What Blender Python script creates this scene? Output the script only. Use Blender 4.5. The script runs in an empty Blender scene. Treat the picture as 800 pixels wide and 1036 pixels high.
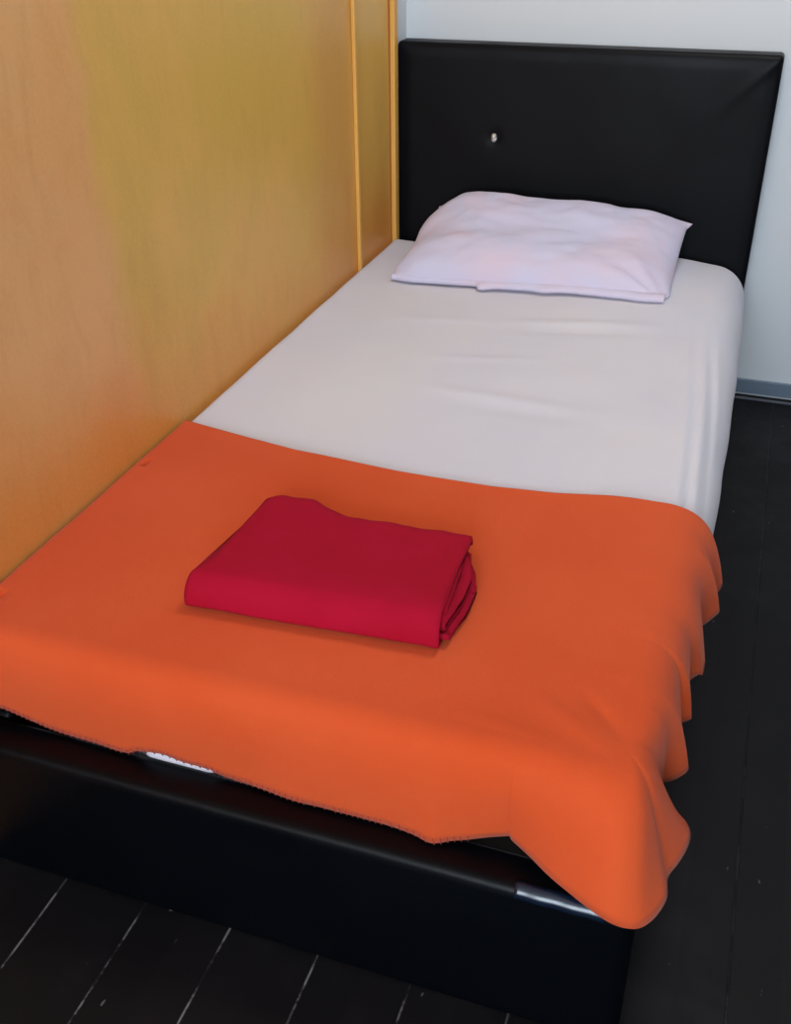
import bpy, bmesh, math, random
from mathutils import Vector, Matrix, noise

random.seed(4)
SC = bpy.context.scene
COL = SC.collection


# ------------------------------------------------------------------ helpers
def sm(a, b, x):
    t = max(0.0, min(1.0, (x - a) / (b - a)))
    return t * t * (3 - 2 * t)


def fbm(x, y, z, o=3):
    v, a, f = 0.0, 1.0, 1.0
    for _ in range(o):
        v += a * noise.noise(Vector((x * f, y * f, z * f)))
        a *= .5
        f *= 2.03
    return v


def link(name, bm, mat, parent=None, smooth=True, kind=None):
    bmesh.ops.recalc_face_normals(bm, faces=bm.faces)
    me = bpy.data.meshes.new(name)
    bm.to_mesh(me)
    bm.free()
    if smooth:
        for p in me.polygons:
            p.use_smooth = True
    me.materials.append(mat)
    o = bpy.data.objects.new(name, me)
    COL.objects.link(o)
    if parent:
        o.parent = parent
        o.matrix_parent_inverse = parent.matrix_world.inverted()
    if kind:
        o['kind'] = kind
    return o


def empty(name, loc):
    o = bpy.data.objects.new(name, None)
    o.location = loc
    o.empty_display_size = .1
    COL.objects.link(o)
    bpy.context.view_layer.update()
    return o


def tag(o, label, cat):
    o['label'] = label
    o['category'] = cat
    return o


def box(bm, a, b, bevel=0.0, seg=3):
    r = bmesh.ops.create_cube(bm, size=1)
    vs = r['verts']
    for v in vs:
        v.co = Vector([(a[i] + b[i]) / 2 + v.co[i] * (b[i] - a[i]) for i in range(3)])
    if bevel:
        es = list({e for v in vs for e in v.link_edges})
        bmesh.ops.bevel(bm, geom=es, offset=bevel, segments=seg, profile=.5, affect='EDGES')
    return bm


def grid_box(n):
    """closed surface of the unit cube, every face a grid; vertices in 0..1"""
    bm = bmesh.new()
    nx, ny, nz = n
    cache = {}

    def V(i, j, k):
        key = (i, j, k)
        if key not in cache:
            cache[key] = bm.verts.new((i / nx, j / ny, k / nz))
        return cache[key]
    for i in range(nx):
        for j in range(ny):
            for k in (0, nz):
                bm.faces.new((V(i, j, k), V(i + 1, j, k), V(i + 1, j + 1, k), V(i, j + 1, k)))
    for i in range(nx):
        for k in range(nz):
            for j in (0, ny):
                bm.faces.new((V(i, j, k), V(i + 1, j, k), V(i + 1, j, k + 1), V(i, j, k + 1)))
    for j in range(ny):
        for k in range(nz):
            for i in (0, nx):
                bm.faces.new((V(i, j, k), V(i, j + 1, k), V(i, j + 1, k + 1), V(i, j, k + 1)))
    return bm


def rounded(bm, lo, hi, rlo, rhi):
    """stretch a unit grid box to lo..hi with a rounding radius per side"""
    for v in bm.verts:
        p = [lo[i] + v.co[i] * (hi[i] - lo[i]) for i in range(3)]
        inn, d, R = [], [], []
        for i in range(3):
            c = min(max(p[i], lo[i] + rlo[i]), hi[i] - rhi[i])
            r = rlo[i] if p[i] < c else rhi[i]
            inn.append(c)
            R.append(r)
            d.append((p[i] - c) / r if r > 0 else 0)
        L = math.sqrt(sum(t * t for t in d))
        if L > 1e-9:
            m = max(abs(t) for t in d)
            p = [inn[i] + d[i] / L * R[i] * m for i in range(3)]
        v.co = p


def catmull(keys, n):
    """keys: rows of numbers; returns n+1 rows, spaced evenly by key index"""
    out = []
    m = len(keys) - 1
    for s in range(n + 1):
        u = s / n * m
        i = min(int(u), m - 1)
        t = u - i
        P = [keys[max(0, i - 1)], keys[i], keys[i + 1], keys[min(m, i + 2)]]
        out.append([.5 * (2 * b + (c - a) * t + (2 * a - 5 * b + 4 * c - d) * t * t + (3 * b - a - 3 * c + d) * t ** 3)
                    for a, b, c, d in zip(*P)])
    return out


# ---------------------------------------------------------------- materials
def S(r, g, b):
    f = lambda c: (c / 255 / 12.92) if c / 255 <= .04045 else ((c / 255 + .055) / 1.055) ** 2.4
    return (f(r), f(g), f(b), 1)


class Mat:
    def __init__(s, name, col=(.5, .5, .5, 1), rough=.6, **kw):
        s.m = bpy.data.materials.new(name)
        s.m.use_nodes = True
        s.t = s.m.node_tree
        s.b = s.t.nodes['Principled BSDF']
        s.b.inputs['Base Color'].default_value = col
        s.b.inputs['Roughness'].default_value = rough
        for k, v in kw.items():
            s.b.inputs[k.replace('_', ' ')].default_value = v
        s.co = s.t.nodes.new('ShaderNodeTexCoord').outputs['Object']

    def map(s, scale=(1, 1, 1), rot=(0, 0, 0)):
        n = s.t.nodes.new('ShaderNodeMapping')
        n.inputs['Scale'].default_value = scale
        n.inputs['Rotation'].default_value = rot
        s.t.links.new(s.co, n.inputs[0])
        return n.outputs[0]

    def noise(s, sc, vec=None, det=4, rough=.55, dist=0.0):
        n = s.t.nodes.new('ShaderNodeTexNoise')
        n.inputs['Scale'].default_value = sc
        n.inputs['Detail'].default_value = det
        n.inputs['Roughness'].default_value = rough
        n.inputs['Distortion'].default_value = dist
        s.t.links.new(vec or s.co, n.inputs['Vector'])
        return n.outputs['Fac']

    def sep(s, i):
        if not hasattr(s, '_sep'):
            s._sep = s.t.nodes.new('ShaderNodeSeparateXYZ')
            s.t.links.new(s.co, s._sep.inputs[0])
        return s._sep.outputs[i]

    def math(s, op, a, b=0.0, c=None):
        n = s.t.nodes.new('ShaderNodeMath')
        n.operation = op
        for i, x in enumerate((a, b) if c is None else (a, b, c)):
            if isinstance(x, (int, float)):
                n.inputs[i].default_value = x
            else:
                s.t.links.new(x, n.inputs[i])
        return n.outputs[0]

    def rng(s, v, a, b, c=0.0, d=1.0, smooth=True):
        n = s.t.nodes.new('ShaderNodeMapRange')
        n.interpolation_type = 'SMOOTHSTEP' if smooth else 'LINEAR'
        s.t.links.new(v, n.inputs[0])
        for i, x in enumerate((a, b, c, d)):
            n.inputs[i + 1].default_value = x
        return n.outputs[0]

    def mix(s, f, a, b):
        n = s.t.nodes.new('ShaderNodeMix')
        n.data_type = 'RGBA'
        for sock, x in ((n.inputs[0], f), (n.inputs[6], a), (n.inputs[7], b)):
            if isinstance(x, (int, float, tuple)):
                sock.default_value = x
            else:
                s.t.links.new(x, sock)
        return n.outputs[2]

    def color(s, v):
        s.t.links.new(v, s.b.inputs['Base Color'])

    def rough(s, v):
        s.t.links.new(v, s.b.inputs['Roughness'])

    def bump(s, h, strength=.2, dist=.002):
        n = s.t.nodes.new('ShaderNodeBump')
        n.inputs['Strength'].default_value = strength
        n.inputs['Distance'].default_value = dist
        s.t.links.new(h, n.inputs['Height'])
        s.t.links.new(n.outputs[0], s.b.inputs['Normal'])


# plaster wall
M = Mat('white_plaster', S(208, 211, 214), .75)
M.bump(M.noise(60, det=5), .15, .001)
WALL = M.m
M = Mat('ceiling_paint', S(225, 225, 222), .8)
CEIL = M.m
M = Mat('skirting_paint', S(120, 134, 148), .5)
M.color(M.mix(M.noise(18), S(92, 106, 122), S(112, 128, 143)))
SKIRT = M.m
SIDE_WALL = Mat('grey_blue_paint', S(112, 128, 142), .7).m
M = Mat('dusty_lip', S(88, 90, 98), .6)
LIP = M.m

# varnished plywood partition: sheets change tone at a joint, blotchy stain
M = Mat('varnished_plywood', rough=.42)
y, z = M.sep(1), M.sep(2)
edge = M.math('ADD', y, M.math('MULTIPLY', M.math('SUBTRACT', M.noise(5, det=5), .5), .16))
tan = M.rng(edge, -1.33, -1.41)
big = M.noise(2.1, M.map((1, 1, .7)), 5, .6, .6)
grain = M.noise(7, M.map((1, 3, .8)), 7, .7, .8)
fine = M.noise(160, det=3)
a = M.mix(M.rng(big, .35, .65), S(220, 168, 80), S(207, 163, 70))
b = M.mix(M.rng(big, .35, .65), S(220, 155, 88), S(223, 165, 103))
c = M.mix(tan, a, b)
warm = M.mix(M.rng(M.math('ADD', z, M.math('MULTIPLY', M.noise(3, det=4), .5)), 1.0, .50), c, S(214, 134, 56))  # orange bounce from the blanket, painted in towards the bottom
nearj = M.rng(M.math('ABSOLUTE', M.math('ADD', y, .42)), .2, .05)
warm = M.mix(M.math('MULTIPLY', nearj, .5), warm, S(206, 138, 74))
d = M.mix(M.math('MULTIPLY', M.rng(grain, .42, .75), .13), warm, S(150, 96, 34))
d = M.mix(M.math('MULTIPLY', M.rng(fine, .35, .7), .12), d, S(232, 190, 120))
spots = M.noise(34, M.map((1, 2.5, .8)), 2)
d = M.mix(M.math('MULTIPLY', M.rng(spots, .70, .78), .35), d, S(236, 190, 110))
M.color(d)
M.bump(grain, .08, .001)
PLY = M.m
M = Mat('pine_batten', rough=.45)
M.color(M.mix(M.noise(14, M.map((1, 1, .15)), 4), S(232, 176, 84), S(206, 146, 62)))
BATTEN = M.m
M = Mat('gap_paint', S(172, 104, 40), .6)
GAP = M.m

# floor boards
M = Mat('dark_floor_boards', rough=.6)
x, yy = M.sep(0), M.sep(1)
fx = M.math('ADD', x, -.0115 + 10 * .1335 + .1335 / 2)
mod = M.math('MODULO', fx, .1335)
dseam = M.math('ABSOLUTE', M.math('SUBTRACT', mod, .1335 / 2))
seam = M.rng(dseam, .0022, .0006)
idx = M.math('FLOOR', M.math('DIVIDE', fx, .1335))
wn = M.t.nodes.new('ShaderNodeTexWhiteNoise')
wn.noise_dimensions = '1D'
M.t.links.new(idx, wn.inputs['W'])
base = M.mix(wn.outputs['Value'], S(17, 16, 18), S(22, 20, 22))
cl = M.noise(7, det=6, rough=.7)
base = M.mix(M.math('MULTIPLY', M.rng(cl, .5, .75), .4), base, S(36, 34, 36))
dustn = M.noise(11, det=5, rough=.75)
dust = M.math('MULTIPLY', M.math('MULTIPLY', seam, M.rng(dustn, .46, .58, .03, 1.0)), M.rng(x, .62, .9, 1, .08))
base = M.mix(dust, base, S(122, 119, 121))
M.b.inputs['Specular IOR Level'].default_value = .12
sc = M.noise(46, M.map((1.6, .6, 1)), 2, .5)
base = M.mix(M.math('MULTIPLY', M.rng(sc, .735, .765), .5), base, S(120, 117, 120))
M.color(base)
M.rough(M.rng(cl, .3, .7, .42, .62))
M.bump(seam, .5, -.002)
FLOOR = M.m


def leather(name, col, r0, r1, sp):
    M = Mat(name, col, .35)
    n = M.t.nodes.new('ShaderNodeTexVoronoi')
    n.inputs['Scale'].default_value = 420
    M.t.links.new(M.co, n.inputs['Vector'])
    M.bump(n.outputs['Distance'], .12, .0006)
    M.b.inputs['Specular IOR Level'].default_value = sp
    M.rough(M.rng(M.noise(5, det=4), .3, .7, r0, r1))
    return M.m


LEATHER = leather('black_leatherette', S(8, 8, 12), .42, .54, .13)
LEATHER_FRAME = leather('black_blue_leatherette', S(2, 4, 8), .36, .46, .16)
GLOSS = Mat('highlight_gloss', S(14, 26, 44), .22, Specular_IOR_Level=.5).m
M = Mat('platform_board', S(70, 56, 44), .7)
BOARD = M.m

M = Mat('cotton_sheet', S(214, 207, 211), .85, Sheen_Weight=.1)
M.color(M.mix(M.rng(M.noise(2.6, det=3), .35, .7), S(206, 203, 213), S(211, 206, 211)))
M.bump(M.noise(380, det=2), .12, .0008)
SHEET = M.m
M = Mat('pillow_cotton', rough=.85, Sheen_Weight=.1)
st = M.rng(M.noise(5.0, det=3, dist=.7), .34, .74)
M.color(M.mix(M.math('MULTIPLY', st, .75), S(200, 196, 218), S(214, 190, 203)))
M.bump(M.noise(300, det=2), .12, .0008)
PILLOW = M.m
M = Mat('orange_fleece', rough=.95, Sheen_Weight=.12, Sheen_Roughness=.5)
M.b.inputs['Sheen Tint'].default_value = (1, .62, .55, 1)
M.b.inputs['Specular IOR Level'].default_value = .15
M.color(M.mix(M.rng(M.noise(3.2, det=5), .3, .7), S(202, 77, 34), S(207, 84, 42)))
M.bump(M.noise(240, det=4, rough=.7), .35, .0015)
ORANGE = M.m
STITCH = Mat('orange_yarn', S(176, 58, 38), .9).m
M = Mat('red_cotton', rough=.85, Sheen_Weight=.03)
M.b.inputs['Sheen Tint'].default_value = (1, .2, .4, 1)
M.b.inputs['Specular IOR Level'].default_value = .08
M.color(M.mix(M.rng(M.noise(9, det=4), .3, .7), S(157, 12, 36), S(164, 15, 44)))
M.bump(M.noise(420, det=2), .2, .0008)
RED = M.m
CRYSTAL = Mat('crystal_glass', S(225, 228, 232), .08, Metallic=.85).m

# ------------------------------------------------------------------ setting
RX, RY0, RY1, RZ = 1.85, -4.6, .09, 2.5


def struct(name, a, b, mat, bevel=0.0):
    bm = bmesh.new()
    box(bm, a, b, bevel)
    return link(name, bm, mat, smooth=False, kind='structure')


struct('floor', (-.12, RY0 - .12, -.1), (RX + .12, RY1 + .12, 0), FLOOR)
struct('ceiling', (-.12, RY0 - .12, RZ), (RX + .12, RY1 + .12, RZ + .1), CEIL)
struct('wall_back', (-.12, RY1, 0), (RX + .12, RY1 + .12, RZ), WALL)
struct('wall_left', (-.05, RY0, 0), (0, -.030, RZ), PLY)
struct('wall_left.001', (-.05, -.030, 0), (0, RY1, RZ), WALL)
struct('wall_right', (RX, RY0, 0), (RX + .12, RY1, RZ), SIDE_WALL)
# wall behind the photographer, with the window that lights the room
WX0, WX1, WZ0, WZ1 = .30, 1.60, .70, 2.20
bm = bmesh.new()
for a, b in (((-.12, WZ0 * 0), (RX + .12, WZ0)), ((-.12, WZ1), (RX + .12, RZ)),
             ((-.12, WZ0), (WX0, WZ1)), ((WX1, WZ0), (RX + .12, WZ1))):
    box(bm, (a[0], RY0 - .12, a[1]), (b[0], RY0, b[1]))
link('wall_front', bm, WALL, smooth=False, kind='structure')
bm = bmesh.new()
t = .05
for a, b in (((WX0, WZ0), (WX1, WZ0 + t)), ((WX0, WZ1 - t), (WX1, WZ1)), ((WX0, WZ0 + t), (WX0 + t, WZ1 - t)),
             ((WX1 - t, WZ0 + t), (WX1, WZ1 - t)), (((WX0 + WX1) / 2 - .025, WZ0 + t), ((WX0 + WX1) / 2 + .025, WZ1 - t))):
    box(bm, (a[0], RY0 - .09, a[1]), (b[0], RY0 - .03, b[1]))
link('window_1', bm, CEIL, smooth=False, kind='structure')

# skirting board of the back wall and the lip of the floor covering
struct('baseboard_back', (.957, .080, .008), (RX, .0895, .048), SKIRT, .002)
struct('trim_1', (.957, .056, 0), (RX, .064, .004), LIP)
# battens of the partition: over the sheet joint and in the corner
struct('trim_2', (.0, -.313, 0), (.010, -.297, RZ), BATTEN, .003)
struct('trim_3', (.0, -.046, 0), (.014, -.018, RZ), BATTEN, .003)
struct('trim_4', (.0, -.056, 0), (.002, -.046, RZ), GAP)
# ---------------------------------------------------------------------- bed
WB, LR, HR, HH = .95, 1.942, .250, .890
bed = empty('bed', (.475, -.95, 0))
tag(bed, 'black leatherette single bed frame with tall padded headboard against white wall', 'bed')

bm = grid_box((120, 8, 110))
rounded(bm, (.003, .0, 0), (WB + .001, .078, HH), (.008, .010, .012), (.008, .012, .010))
BX, BZ = .269, .667
for v in bm.verts:
    x, yv, zv = v.co
    if yv < .02:
        w = sm(.02, .004, yv)
        d = min(x - .008, WB - x, HH - zv)
        dep = .004 * sm(.0, .035, d)
        r = math.hypot(x - BX, zv - BZ)
        dep -= .006 * math.exp(-(r / .016) ** 2)
        dep += .0010 * fbm(x * 5, 3, zv * 5)
        # slack upholstery pulled diagonally towards the top right corner
        u = ((WB - x) - (HH - zv)) / 1.414
        s_ = ((WB - x) + (HH - zv)) / 1.414
        dep += .0025 * math.exp(-((u) / .012) ** 2) * sm(.26, .03, s_)
        v.co.y = yv + w * (.012 - dep - .004)
hb = link('headboard', bm, LEATHER, bed)
# crystal button
bm = bmesh.new()
bmesh.ops.create_icosphere(bm, subdivisions=2, radius=.0100)
for v in bm.verts:
    v.co.y *= .55
    v.co.z *= 1.25
    v.co.x *= .85
    v.co += Vector((BX, .0050, BZ))
b = link('tufting_button', bm, CRYSTAL, hb, smooth=False)
b['label'] = 'small shiny crystal tufting button'


def rail(name, lo, hi, r=.012, n=(30, 30, 14), rx=.012):
    bm = grid_box(n)
    rounded(bm, lo, hi, (r,) * 3, (rx, r, r))
    for v in bm.verts:
        v.co += Vector((fbm(v.co.x * 3, v.co.y * 3, v.co.z * 4), fbm(v.co.x * 3 + 9, v.co.y * 3, v.co.z * 4),
                        fbm(v.co.x * 3, v.co.y * 3 + 7, v.co.z))) * .0009
    return link(name, bm, LEATHER_FRAME, bed)


foot = rail('foot_rail', (.008, -LR, .002), (WB, -1.884, HR), n=(160, 8, 30), rx=.035)
rail('side_rail', (.892, -1.882, .002), (WB, -.001, HR), n=(8, 120, 20))
rail('side_rail', (.008, -1.882, .002), (.064, -.001, HR), n=(8, 120, 20))
# glossy strip added on the top edge at the foot corner for its highlight
bm = bmesh.new()
prof = [(-LR - .0012, HR - .0115), (-LR + .0008, HR - .0062), (-LR + .0040, HR - .0018), (-LR + .009, HR + .0012), (-LR + .016, HR + .0015)]
NXW = 24
rows = []
for i in range(NXW + 1):
    x = .808 + (.915 - .808) * i / NXW
    rows.append([bm.verts.new((x, a + .0004 * math.sin(i * .7), c)) for a, c in prof])
for i in range(NXW):
    for j in range(len(prof) - 1):
        bm.faces.new((rows[i][j], rows[i + 1][j], rows[i + 1][j + 1], rows[i][j + 1]))
cw = link('highlight_strip', bm, GLOSS, foot)
md = cw.modifiers.new('s', 'SOLIDIFY')
md.thickness = .001
md.offset = 0
cw['label'] = 'shiny blue-black highlight strip along the top edge of the foot rail'
bm = bmesh.new()
box(bm, (.066, -1.880, .165), (.890, -.003, .185), .003)
link('platform', bm, BOARD, bed)

# ----------------------------------------------------------------- mattress
TOP = .387


def blanket_zone(x, yv):
    return sm(-1.24, -1.29, yv)


bm = grid_box((110, 200, 44))
X0, X1, Y0, Y1 = .004, .956, -1.889, -.003
rounded(bm, (X0, Y0, .188), (X1, Y1, TOP), (.003, .035, .02), (.085, .045, .085))


def ridge(px, py, ax, ay, bx, by, w, h):
    """a soft crease running from a to b"""
    dx, dy = bx - ax, by - ay
    L2 = dx * dx + dy * dy
    t = max(0, min(1, ((px - ax) * dx + (py - ay) * dy) / L2))
    d = math.hypot(px - ax - t * dx, py - ay - t * dy)
    return h * math.exp(-(d / w) ** 2) * math.sin(math.pi * min(1, max(0, t * .9 + .05)))


for v in bm.verts:
    x, yv, zv = v.co
    up = sm(.25, .285, zv)
    # between the rails below, bulging over them above
    bul = .013 * math.sin(math.pi * min(1, max(0, -yv / 1.75))) ** .7 * sm(.35, .9, x) * (1 - .55 * blanket_zone(x, yv))
    x2 = x + bul * up
    x2 = min(x2, .886 + (x2 - .886) * up) if x2 > .886 else x2
    if x2 < .068:
        x2 = x2 * up + .068 * (1 - up)
    y2 = yv
    if y2 < -1.878:
        y2 = -1.878 + (y2 + 1.878) * up
    y2 += (.040 + .03 * sm(.5, .65, x)) * sm(-1.80, -1.86, yv) * sm(.34, .28, zv) * (1 - sm(.12, .17, x) * sm(.47, .43, x))
    # loose sheet spilling forward onto the rail
    pk = sm(.262, .30, x) * sm(.425, .385, x) * (1 if yv < -1.86 else 0) * sm(.2505, .2530, zv) * sm(.33, .29, zv)
    y2 += (-1.892 - .008 * sm(.285, .25, zv) - y2) * pk
    bz = blanket_zone(x, yv)
    top = sm(.34, .38, zv)
    dz = .030 * math.exp(-((x - .66) / .3) ** 2) * sm(-.75, -.02, yv)
    dz += .004 * sm(.12, 0, x) * (1 - bz)
    dz += .0035 * fbm(x * 3.1, yv * 2.3, 2.2, 3) * (1 - .8 * bz)
    if bz < 1:
        k = 1 - bz
        w = 0
        w += ridge(x, yv, .44, -.555, .78, -.49, .016, .0042)
        w -= ridge(x, yv, .46, -.60, .76, -.54, .018, .0028)
        w += ridge(x, yv, .34, -.79, .58, -.73, .014, .0022)
        w += ridge(x, yv, .36, -.93, .72, -.945, .018, .0030)
        w -= ridge(x, yv, .40, -.985, .70, -.99, .022, .0022)
        w += ridge(x, yv, .20, -.60, .42, -.56, .020, .0022)
        w += ridge(x, yv, .535, -1.19, .55, -1.08, .010, .0022)
        fc = .862 - (yv + .65) * .073
        for cx, h, wd in ((-.010, .0034, .007), (.004, -.0036, .006), (.018, .0036, .007), (.036, -.0030, .006), (.050, .0026, .007)):
            w += h * math.exp(-((x - fc - cx - .003 * math.sin(yv * 6)) / wd) ** 2) * sm(-.40, -.70, yv)
        w += .0012 * fbm(x * 9, yv * 7, .5, 2)
        dz += w * k * top
    side = sm(.93, .955, x) * up * (1 - top)
    x2 += side * (1 - bz) * (.0012 * math.sin(yv * 23 + 4 * zv) + .0012 * fbm(1, yv * 7, zv * 3))
    x2 -= bz * .008 * sm(.9, .95, x)
    x2 += bz * .012 * sm(.04, .0, x) * up
    x2 -= .008 * sm(.9, .95, x) * sm(-1.70, -1.79, yv) * up
    v.co = (x2, y2 + .006 * bz * sm(-1.84, -1.88, yv), zv + dz * (.0 if zv < .25 else sm(.28, .385, zv)) - .0042 * bz * top)
# sheet edges sink into the partition side
mat_o = link('mattress', bm, SHEET)
tag(mat_o, 'single mattress in a creased white fitted sheet on the black bed frame', 'mattress')

# ------------------------------------------------------------------- pillow
bm = bmesh.new()
NA, NB = 96, 64


def pillow_pt(a, b, s):
    # corner ears, slightly pinched sides
    fa = abs(a) ** 3.2
    fb = abs(b) ** 3.2
    hx = .345 * (1 - .022 * (1 - b * b)) if a > 0 else .345 * (1 - .05 * (1 - b * b))
    X = .447 + hx * a
    L = .205 * (1 - .07 * (1 - a * a))
    th = max(0, (1 - abs(a) ** 3.6)) ** .55 * max(0, (1 - abs(b) ** 3.2)) ** .55
    yc, zc = -.190, .430
    if b > 0:
        yc2 = yc + L * .72 * b
        zc2 = zc + .072 * b
    else:
        yc2 = yc + L * .80 * b
        zc2 = zc + .036 * b
    yc2 += (-.016 + .006 * a) * (1 - b) * .5 - .004
    # front corners are drawn in softly
    cr = sm(.80, 1, abs(a)) * sm(-.70, -1, b)
    X -= .012 * cr * (1 if a > 0 else -1)
    yc2 += .010 * cr
    X += .010 * sm(.90, 1, a) * sm(.86, 1, b)
    # left back corner rounds off
    rnd = sm(-.6, -1, a) * sm(.2, 1, b)
    X += .035 * rnd
    zc2 -= .01 * rnd
    wr = .008 * fbm(a * 1.6 + 4, b * 1.5, s * 2 + 1, 3) + .0035 * fbm(a * 5, b * 4, 7 + s, 2)
    if s > 0:
        z = zc2 + th * (.078 + wr * 1.3) + .018 * th * math.exp(-((a + .5) / .35) ** 2) * sm(-.2, .8, b)
    else:
        z = zc2 - th * .06
    Y = yc2 + (.012 * th * (1 if s > 0 else 0)) * b
    # creases radiating from the lower right ear
    ang = math.atan2(b + 1.0, 1.0 - a)
    rr = math.hypot(b + 1, 1 - a)
    if s > 0:
        z += .0035 * math.sin(ang * 13) * math.exp(-((rr - .35) / .3) ** 2) * th ** .5
        z += .004 * math.sin(a * 9 + b * 3) * math.exp(-((b + .75) / .2) ** 2) * th ** .5
    Y = min(Y, -.006 - .0)
    z = max(z, .3915 + .030 * math.exp(-((X - .66) / .3) ** 2) * sm(-.75, -.02, Y) + (.0025 if s > 0 else 0))
    return Vector((X, Y, z))


vt = {}
for s in (1, -1):
    for i in range(NA + 1):
        for j in range(NB + 1):
            rim = i in (0, NA) or j in (0, NB)
            if s == -1 and rim:
                vt[s, i, j] = vt[1, i, j]
                continue
            a = math.sin((i / NA - .5) * math.pi * .92) / math.sin(.46 * math.pi)
            b = math.sin((j / NB - .5) * math.pi * .92) / math.sin(.46 * math.pi)
            vt[s, i, j] = bm.verts.new(pillow_pt(a, b, s))
for s in (1, -1):
    for i in range(NA):
        for j in range(NB):
            q = [vt[s, i, j], vt[s, i + 1, j], vt[s, i + 1, j + 1], vt[s, i, j + 1]]
            try:
                bm.faces.new(q if s > 0 else q[::-1])
            except ValueError:
                pass
pil = link('pillow', bm, PILLOW)
tag(pil, 'flat white pillow with faint pink stains lying against the black headboard', 'pillow')
# loose hem of the pillowcase along the lower front edge
bm = bmesh.new()
rows = []
NH = 140
for i in range(NH + 1):
    u = i / NH
    a = -1 + 2 * u
    p = pillow_pt(a * .998, -1, 1)
    wob = .004 * fbm(u * 9, 3.3, 0, 3)
    lump = .010 * math.exp(-((u - .36) / .03) ** 2) + .008 * math.exp(-((u - .58) / .04) ** 2)
    drop = .016 + lump + wob
    if u < .34:
        drop *= .35
    ring = []
    for k, (dy, dz) in enumerate(((.030, .004), (.010, .013), (-.3, .014), (-.8, .008), (-1, .0012), (.012, 0))):
        yy_ = p.y + (dy if dy > 0 else dy * drop)
        base = .3915 + .030 * math.exp(-((p.x - .66) / .3) ** 2) * sm(-.75, -.02, yy_)
        ring.append(bm.verts.new((p.x, yy_, base + max(dz, .0) + .001)))
    rows.append(ring)
for i in range(NH):
    for k in range(5):
        bm.faces.new((rows[i][k], rows[i + 1][k], rows[i + 1][k + 1], rows[i][k + 1]))
hem = link('pillowcase_hem', bm, PILLOW, pil)

# ------------------------------------------------------------------ blanket
ZT = .3945
# hem keys:  Ix Iy | Ex Ey | P2x P2y P2z | Hx Hy Hz
foot_hem = [(.006, -1.894, .283), (.063, -1.893, .277), (.110, -1.893, .268), (.156, -1.893, .259), (.21, -1.893, .2575),
            (.262, -1.896, .2570), (.285, -1.895, .266), (.32, -1.895, .271), (.35, -1.895, .266), (.385, -1.895, .265), (.41, -1.893, .2565),
            (.46, -1.895, .2555), (.51, -1.900, .2545), (.555, -1.899, .255), (.60, -1.899, .2555), (.645, -1.900, .2545), (.675, -1.903, .254),
            (.697, -1.908, .254), (.720, -1.900, .258), (.745, -1.896, .266), (.772, -1.890, .273), (.782, -1.888, .2755), (.787, -1.887, .2765)]
keys = []
for x, yv, zv in foot_hem:
    keys.append((x, -1.842, x, -1.897, x, -1.903 + .003 * math.sin(x * 17), .345, x, yv, zv))
keys += [
    (.790, -1.842, .790, -1.897, .790, -1.902, .345, .789, -1.888, .2765),
    (.800, -1.842, .802, -1.897, .803, -1.902, .345, .795, -1.893, .2745),
    (.830, -1.842, .834, -1.898, .838, -1.906, .345, .822, -1.908, .271),
    (.858, -1.842, .862, -1.900, .868, -1.912, .345, .852, -1.930, .272),
    (.880, -1.842, .884, -1.900, .893, -1.924, .348, .876, -1.944, .272),
    (.895, -1.842, .902, -1.900, .910, -1.934, .350, .902, -1.956, .270),
    (.902, -1.838, .918, -1.898, .922, -1.936, .350, .922, -1.962, .267),
    (.905, -1.835, .928, -1.892, .936, -1.928, .346, .938, -1.962, .265),
    (.905, -1.832, .936, -1.886, .944, -1.916, .340, .954, -1.955, .263),
    (.905, -1.830, .941, -1.878, .947, -1.900, .332, .968, -1.935, .263),
    (.905, -1.828, .944, -1.872, .948, -1.884, .322, .977, -1.910, .268),
    (.905, -1.826, .946, -1.864, .948, -1.872, .316, .975, -1.882, .268),
    (.905, -1.824, .947, -1.856, .950, -1.858, .326, .984, -1.856, .268),
    (.905, -1.822, .947, -1.846, .951, -1.846, .326, .991, -1.834, .269),
    (.905, -1.820, .947, -1.834, .951, -1.832, .322, .993, -1.812, .271),
    (.905, -1.816, .946, -1.822, .950, -1.820, .318, .984, -1.793, .271),
    (.905, -1.810, .945, -1.810, .948, -1.808, .316, .966, -1.777, .270),
    (.905, -1.800, .945, -1.796, .946, -1.792, .310, .951, -1.763, .268),
]
side = [(.951, -1.750), (.951, -1.738), (.964, -1.722), (.978, -1.706), (.979, -1.697), (.971, -1.675), (.963, -1.648), (.956, -1.622), (.958, -1.615),
        (.967, -1.611), (.974, -1.606), (.973, -1.596), (.968, -1.575), (.964, -1.553), (.961, -1.536), (.966, -1.522), (.976, -1.508), (.981, -1.500),
        (.982, -1.485), (.981, -1.470), (.974, -1.44), (.966, -1.410), (.967, -1.398), (.976, -1.378), (.987, -1.360), (.994, -1.347), (.991, -1.336),
        (.982, -1.318), (.978, -1.312), (.984, -1.295), (.990, -1.280), (.992, -1.268), (.986, -1.256)]
for n_, (x, yv) in enumerate(side):
    q = n_ / (len(side) - 1)
    edge = .948 + .012 * sm(-1.85, -1.35, yv)
    fl = x - .955
    keys.append((.872 + .03 * (1 - sm(0, .3, q)), yv, edge + .001, yv, edge + fl * .45, yv - .004, .335, x, yv, .268 + .003 * math.sin(n_ * 2.1)))
NP = 440
prm = catmull(keys, NP)
NS = 22
# back edge y as a function of x on top of the mattress
back_keys = [(.006, -1.232), (.25, -1.276), (.44, -1.290), (.61, -1.291), (.77, -1.274), (.875, -1.254)]


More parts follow.
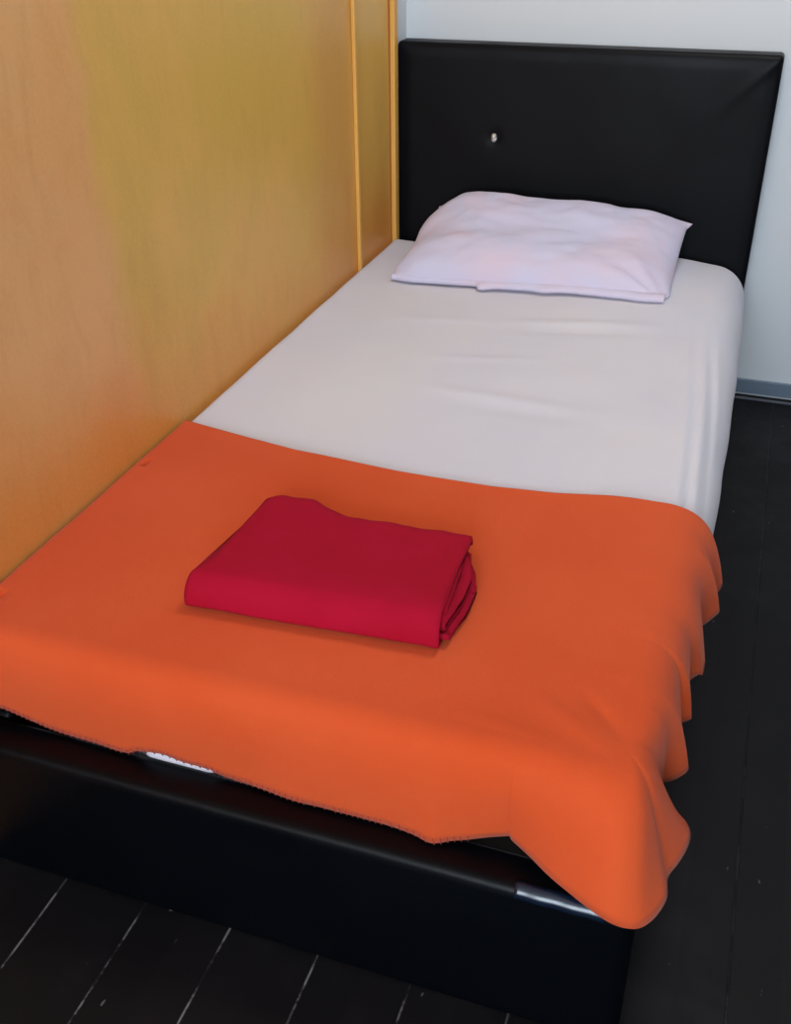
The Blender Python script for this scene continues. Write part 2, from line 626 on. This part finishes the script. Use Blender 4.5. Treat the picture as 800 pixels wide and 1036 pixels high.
def back_y(x):
    for (x0, y0), (x1, y1) in zip(back_keys, back_keys[1:]):
        if x <= x1:
            t = (x - x0) / (x1 - x0)
            return y0 + (y1 - y0) * t
    return back_keys[-1][1]


def top_z(x, yv):
    """height of the cloth on top of the mattress"""
    under = sm(.22, .28, x) * sm(.74, .68, x) * sm(-1.82, -1.76, yv) * sm(-1.40, -1.46, yv)
    z = ZT + .0016 * fbm(x * 3.3, yv * 3.3, 5, 3) * (1 - .9 * under)
    z += .0035 * math.exp(-((yv - back_y(x) - .006) / .02) ** 2) * .5
    # tension folds that run into the hanging corner
    for (ax, ay), (bx, by), w, h in (((.78, -1.76), (.90, -1.84), .014, .0022), ((.84, -1.74), (.905, -1.81), .011, -.0030),
                                    ((.70, -1.82), (.86, -1.85), .014, .0012)):
        z += ridge(x, yv, ax, ay, bx, by, w, h)
    for cx in (-1.70, -1.60, -1.47):
        z += ridge(x, yv, .84, cx + .01, .90, cx, .012, .0006)
    return z


bm = bmesh.new()
ring = []
for pr in prm:
    Ix, Iy, Ex, Ey, Px, Py, Pz, Hx, Hy, Hz = pr
    c = []
    z0 = top_z(Ix, Iy)
    for k in range(NS + 1):
        t = k / NS
        B0, B1, B2, B3 = (1 - t) ** 3, 3 * t * (1 - t) ** 2, 3 * t * t * (1 - t), t ** 3
        P = Vector((Ix, Iy, z0)) * B0 + Vector((Ex, Ey, z0 + .004)) * B1 + Vector((Px, Py, Pz + .012)) * B2 + Vector((Hx, Hy, Hz)) * B3
        P += Vector((fbm(P.x * 14, P.y * 14, P.z * 9, 2), fbm(P.x * 14 + 5, P.y * 14, P.z * 9, 2), 0)) * .0015 * t
        P.x = max(P.x, .006)
        c.append(P)
    ring.append(c)
vr = [[bm.verts.new(P) for P in c] for c in ring]
for i in range(NP):
    for k in range(NS):
        bm.faces.new((vr[i][k], vr[i + 1][k], vr[i + 1][k + 1], vr[i][k + 1]))
# top panel: from every inner ring vertex along the foot run a column back; from the side vertices rows are filled in between
# the ring's inner line is split at the corner; the top panel is a mapped grid
ci = min(range(NP + 1), key=lambda i: abs(prm[i][0] - .905) + abs(prm[i][1] + 1.820))
footN = ci
sideN = NP - ci
GX, GY = ci, NP - ci


def samp(lo, hi, t):
    u = lo + (hi - lo) * t
    i = min(int(u), NP - 1)
    f = u - i
    a, b = ring[i][0], ring[i + 1][0]
    return a.lerp(b, f) if f > 1e-6 else a.copy()


# Coons patch between foot line, side line, back edge and wall edge
def foot_line(u):
    return samp(0, ci, u)


def side_line(v):
    return samp(ci, NP, v)


A = foot_line(0)
Bq = foot_line(1)
Cq = side_line(1)
D = Vector((.006, back_y(.006), 0))
tv = []
for i in range(GX + 1):
    u = i / GX
    col = []
    for j in range(GY + 1):
        v = j / GY
        bx = D.x + (Cq.x - D.x) * u
        bp = Vector((bx, back_y(bx) * (1 - sm(.8, 1, u)) + Cq.y * sm(.8, 1, u) if u > .8 else back_y(bx), 0))
        wp = Vector((.006, A.y + (D.y - A.y) * v, 0))
        P = foot_line(u) * (1 - v) + bp * v + wp * (1 - u) + side_line(v) * u
        P -= A * (1 - u) * (1 - v) + Bq * u * (1 - v) + D * (1 - u) * v + Cq * u * v
        zz = top_z(P.x, P.y)
        if j == 0:
            zz = foot_line(u).z
        if i == GX:
            zz = side_line(v).z
        col.append(bm.verts.new((P.x, P.y, zz)))
    tv.append(col)
for i in range(GX):
    for j in range(GY):
        bm.faces.new((tv[i][j], tv[i + 1][j], tv[i + 1][j + 1], tv[i][j + 1]))
bmesh.ops.remove_doubles(bm, verts=bm.verts, dist=.00002)
from mathutils.bvhtree import BVHTree
BV = []
for o_, off in ((mat_o, .0040), (foot, .0034)):
    bvh = BVHTree.FromPolygons([v.co + o_.location if not o_.parent else o_.matrix_world @ v.co for v in o_.data.vertices],
                               [tuple(p.vertices) for p in o_.data.polygons])
    BV.append((bvh, off))
    for _ in range(4):
        for v in bm.verts:
            hit, nr, fi, dist = bvh.find_nearest(v.co)
            if hit is None or dist > .03:
                continue
            sd = (v.co - hit).dot(nr)
            if v.co.x < .02:
                continue
            if sd < off:
                v.co = hit + nr * off
                v.co.x = max(v.co.x, .004)
blk = link('blanket', bm, ORANGE)
tag(blk, 'orange fleece blanket spread over the foot end of the bed, corner hanging down', 'blanket')
md = blk.modifiers.new('thick', 'SOLIDIFY')
md.thickness = .0030
md.offset = 0
# whip stitching along the foot hem
bm = bmesh.new()
s_acc, last = 0, None
prevP = None
for i in range(NP + 1):
    P = ring[i][-1]
    if prevP is not None:
        seg = (P - prevP).length
        s_acc += seg
        if s_acc > .0075 and i < ci and P.x < .74:
            s_acc = 0
            up = (ring[i][-3] - P).normalized()
            tang = (P - prevP).normalized()
            nrm = tang.cross(up).normalized()
            if nrm.y > 0 and i < ci:
                nrm = -nrm
            elif i >= ci and nrm.x < 0:
                nrm = -nrm
            a = P + up * .007 + nrm * .0021
            b_ = P - up * .0032 + tang * .0015 + nrm * .0004
            mid = (a + b_) / 2
            M4 = Matrix.Translation(mid) @ (b_ - a).to_track_quat('Z', 'Y').to_matrix().to_4x4()
            bmesh.ops.create_cone(bm, cap_ends=True, segments=6, radius1=.0009, radius2=.0009, depth=(b_ - a).length, matrix=M4)
    prevP = P
for bvh, off in BV:
    for v in bm.verts:
        hit, nr, fi, dist = bvh.find_nearest(v.co)
        if hit is not None and v.co.x > .02 and dist < .02 and (v.co - hit).dot(nr) < .0015:
            v.co = hit + nr * .0015
st = link('hem_stitching', bm, STITCH, blk)
st['label'] = 'darker orange whip stitches along the hem'

# ------------------------------------------------------------- folded cloth
bm = bmesh.new()
Z0 = .3985


def sheet_strip(path, x0f, x1f, thick, seed, nx=46, wav=.0012):
    """a closed ribbon of cloth: path = list of (y, z) in the fold direction, spanning x0..x1"""
    n = len(path)
    outer, inner = [], []
    nrm = []
    for k in range(n):
        a = Vector(path[max(0, k - 1)])
        b = Vector(path[min(n - 1, k + 1)])
        d = (b - a).normalized()
        nrm.append(Vector((-d.y, d.x)))
    V = []
    for i in range(nx + 1):
        u = i / nx
        row = []
        for s in (1, -1):
            for k in (range(n) if s > 0 else range(n - 1, -1, -1)):
                yv, zv = path[k]
                q = k / (n - 1)
                x = x0f(yv) + (x1f(yv) - x0f(yv)) * u
                w = wav * fbm(u * 4 + seed, q * 5, seed, 3)
                yy_ = yv + nrm[k].x * (s * thick / 2 + w)
                zz = zv + nrm[k].y * (s * thick / 2 + w)
                row.append(bm.verts.new((x, yy_, max(zz, Z0 - .001))))
        V.append(row)
    m = len(V[0])
    for i in range(nx):
        for k in range(m):
            bm.faces.new((V[i][k], V[i + 1][k], V[i + 1][(k + 1) % m], V[i][(k + 1) % m]))
    bm.faces.new(V[0])
    bm.faces.new(V[-1][::-1])


def arc(cy, cz, ry, rz, a0, a1, n):
    return [(cy + ry * math.cos(math.radians(a0 + (a1 - a0) * i / n)), cz + rz * math.sin(math.radians(a0 + (a1 - a0) * i / n)))
            for i in range(n + 1)]


YF, YB = -1.748, -1.487


def lerp_tab(tab, q):
    for (a, fa), (b, fb) in zip(tab, tab[1:]):
        if q <= b:
            t = max(0, (q - a) / (b - a))
            t = t * t * (3 - 2 * t)
            return fa + (fb - fa) * t
    return tab[-1][1]


RT = [(-1.756, .648), (-1.722, .657), (-1.656, .665), (-1.600, .664), (-1.565, .655), (-1.510, .634), (-1.487, .622)]
TT = [(-1.756, .650), (-1.726, .646), (-1.68, .640), (-1.60, .638), (-1.511, .636), (-1.487, .630)]
# outer wrap: top layer, round front fold, bottom layer
pth = [(YB + .006, Z0 + .016), (YB + .003, Z0 + .026), (YB - .004, Z0 + .0345)]
pth += [(YB + (YF + .05 - YB) * t, Z0 + .038 + .008 * math.sin(1.4 * t)) for t in [.07 + .93 * i / 18 for i in range(18)]]
pth[-1] = (pth[-1][0], Z0 + .0460)
pth += arc(YF + .036, Z0 + .012, .036, .034, 90, 180, 12) + arc(YF + .012, Z0 + .012, .012, .0098, 195, 270, 5)
pth += [(YF + .03 + (YB - YF - .03) * t, Z0 + .0022) for t in [i / 10 for i in range(1, 11)]]
sheet_strip(pth, lambda y: .287 + .014 * sm(-1.73, -1.69, y), lambda y: lerp_tab(TT, y), .0042, 1.3, wav=.0014)
# inner folded layers, visible at the right-hand end
ys = lambda a, b, n: [a + (b - a) * i / n for i in range(n + 1)]
sheet_strip([(y, Z0 + .0345 + .003 * math.sin((YB - y) * 9)) for y in ys(YB - .01, YF + .07, 12)] + arc(YF + .060, Z0 + .029, .018, .0085, 110, 260, 8)
            + [(y, Z0 + .0225) for y in ys(YF + .07, YB - .02, 10)],
            lambda y: .297, lambda y: lerp_tab(RT, y) - .022 + .014 * sm(-1.66, -1.72, y), .0055, 4.1, wav=.003)
sheet_strip([(y, Z0 + .0265 - .004 * sm(-1.6, -1.5, y)) for y in ys(YB - .03, YF + .06, 12)] + arc(YF + .040, Z0 + .0205, .016, .0075, 110, 260, 8)
            + [(y, Z0 + .0140) for y in ys(YF + .06, YB - .02, 10)],
            lambda y: .297, lambda y: lerp_tab(RT, y) - .007, .0055, 7.7, wav=.004)
sheet_strip([(y, Z0 + .0085) for y in ys(YB - .006, YF + .05, 14)] + arc(YF + .034, Z0 + .0155, .014, .009, 255, 180, 6),
            lambda y: .297, lambda y: lerp_tab(RT, y) + .001, .0075, 2.9, wav=.003)
cloth = link('folded_cloth', bm, RED)
tag(cloth, 'dark red cloth folded into a rectangle on the orange blanket', 'folded cloth')
# follow the slight turn of the bundle
for v in cloth.data.vertices:
    x, yv, zv = v.co
    t = (YB - yv) / (YB - YF)
    u = (x - .287) / .36
    # back edge runs slightly downhill to the right and is wavy, back-left corner pulled in
    x += .020 * (1 - t) * sm(.7, 0, u) * 0
    yv += .020 * u * t
    x += .004 * (1 - u)
    yv += .005 * fbm(u * 9, .3, .7, 2) * (1 - t)
    yv += lerp_tab([(0, -.006), (.10, .012), (.2, .008), (.42, -.018), (.65, -.014), (.93, -.010), (1, -.018)], u) * sm(.25, 1, 1 - t)
    v.co = (x, yv, zv)

# --------------------------------------------------------------- light
w = bpy.data.worlds.new('World')
SC.world = w
w.use_nodes = True
nt = w.node_tree
sky = nt.nodes.new('ShaderNodeTexSky')
sky.sky_type = 'NISHITA'
sky.sun_disc = False
sky.sun_elevation = math.radians(40)
sky.sun_rotation = math.radians(0)
nt.links.new(sky.outputs[0], nt.nodes['Background'].inputs[0])
nt.nodes['Background'].inputs[1].default_value = .2


def area(name, loc, target, sx, sy, power, col):
    L = bpy.data.lights.new(name, 'AREA')
    L.shape = 'RECTANGLE'
    L.size, L.size_y = sx, sy
    L.energy = power
    L.color = col
    o = bpy.data.objects.new(name, L)
    o.location = loc
    o.rotation_euler = (Vector(target) - Vector(loc)).to_track_quat('-Z', 'Y').to_euler()
    COL.objects.link(o)
    return o


area('window_daylight', ((WX0 + WX1) / 2, RY0 - .14, (WZ0 + WZ1) / 2), ((WX0 + WX1) / 2, 0, (WZ0 + WZ1) / 2), WX1 - WX0 - .06, WZ1 - WZ0 - .06, 98, (.76, .88, 1.0))
area('overhead_fill', (.95, -.85, RZ - .03), (.95, -.85, 0), .6, .6, 15.5, (1.0, .985, .97))  # unseen fill added overhead to brighten the head end and back wall

# ------------------------------------------------------------------- camera
cam = bpy.data.cameras.new('Camera')
cam.sensor_fit = 'HORIZONTAL'
cam.sensor_width = 36
cam.lens = 36 * 1045.38 / 800
co = bpy.data.objects.new('Camera', cam)
COL.objects.link(co)
rt = Vector((.94569107, .32495409, -.00855818))
up = Vector((-.16447965, .50105028, .84964408))
fw = Vector((-.2803834, .80209317, -.52728711))
R = Matrix((rt, up, -fw)).transposed().to_4x4()
co.matrix_world = Matrix.Translation((.94293266, -2.73229525, 1.26185313)) @ R
cam.clip_start = .02
SC.camera = co
SC.view_settings.view_transform = 'Standard'
SC.view_settings.look = 'None'
SC.view_settings.exposure = 0.12
SC.view_settings.gamma = 1
SC.view_settings.use_curve_mapping = False
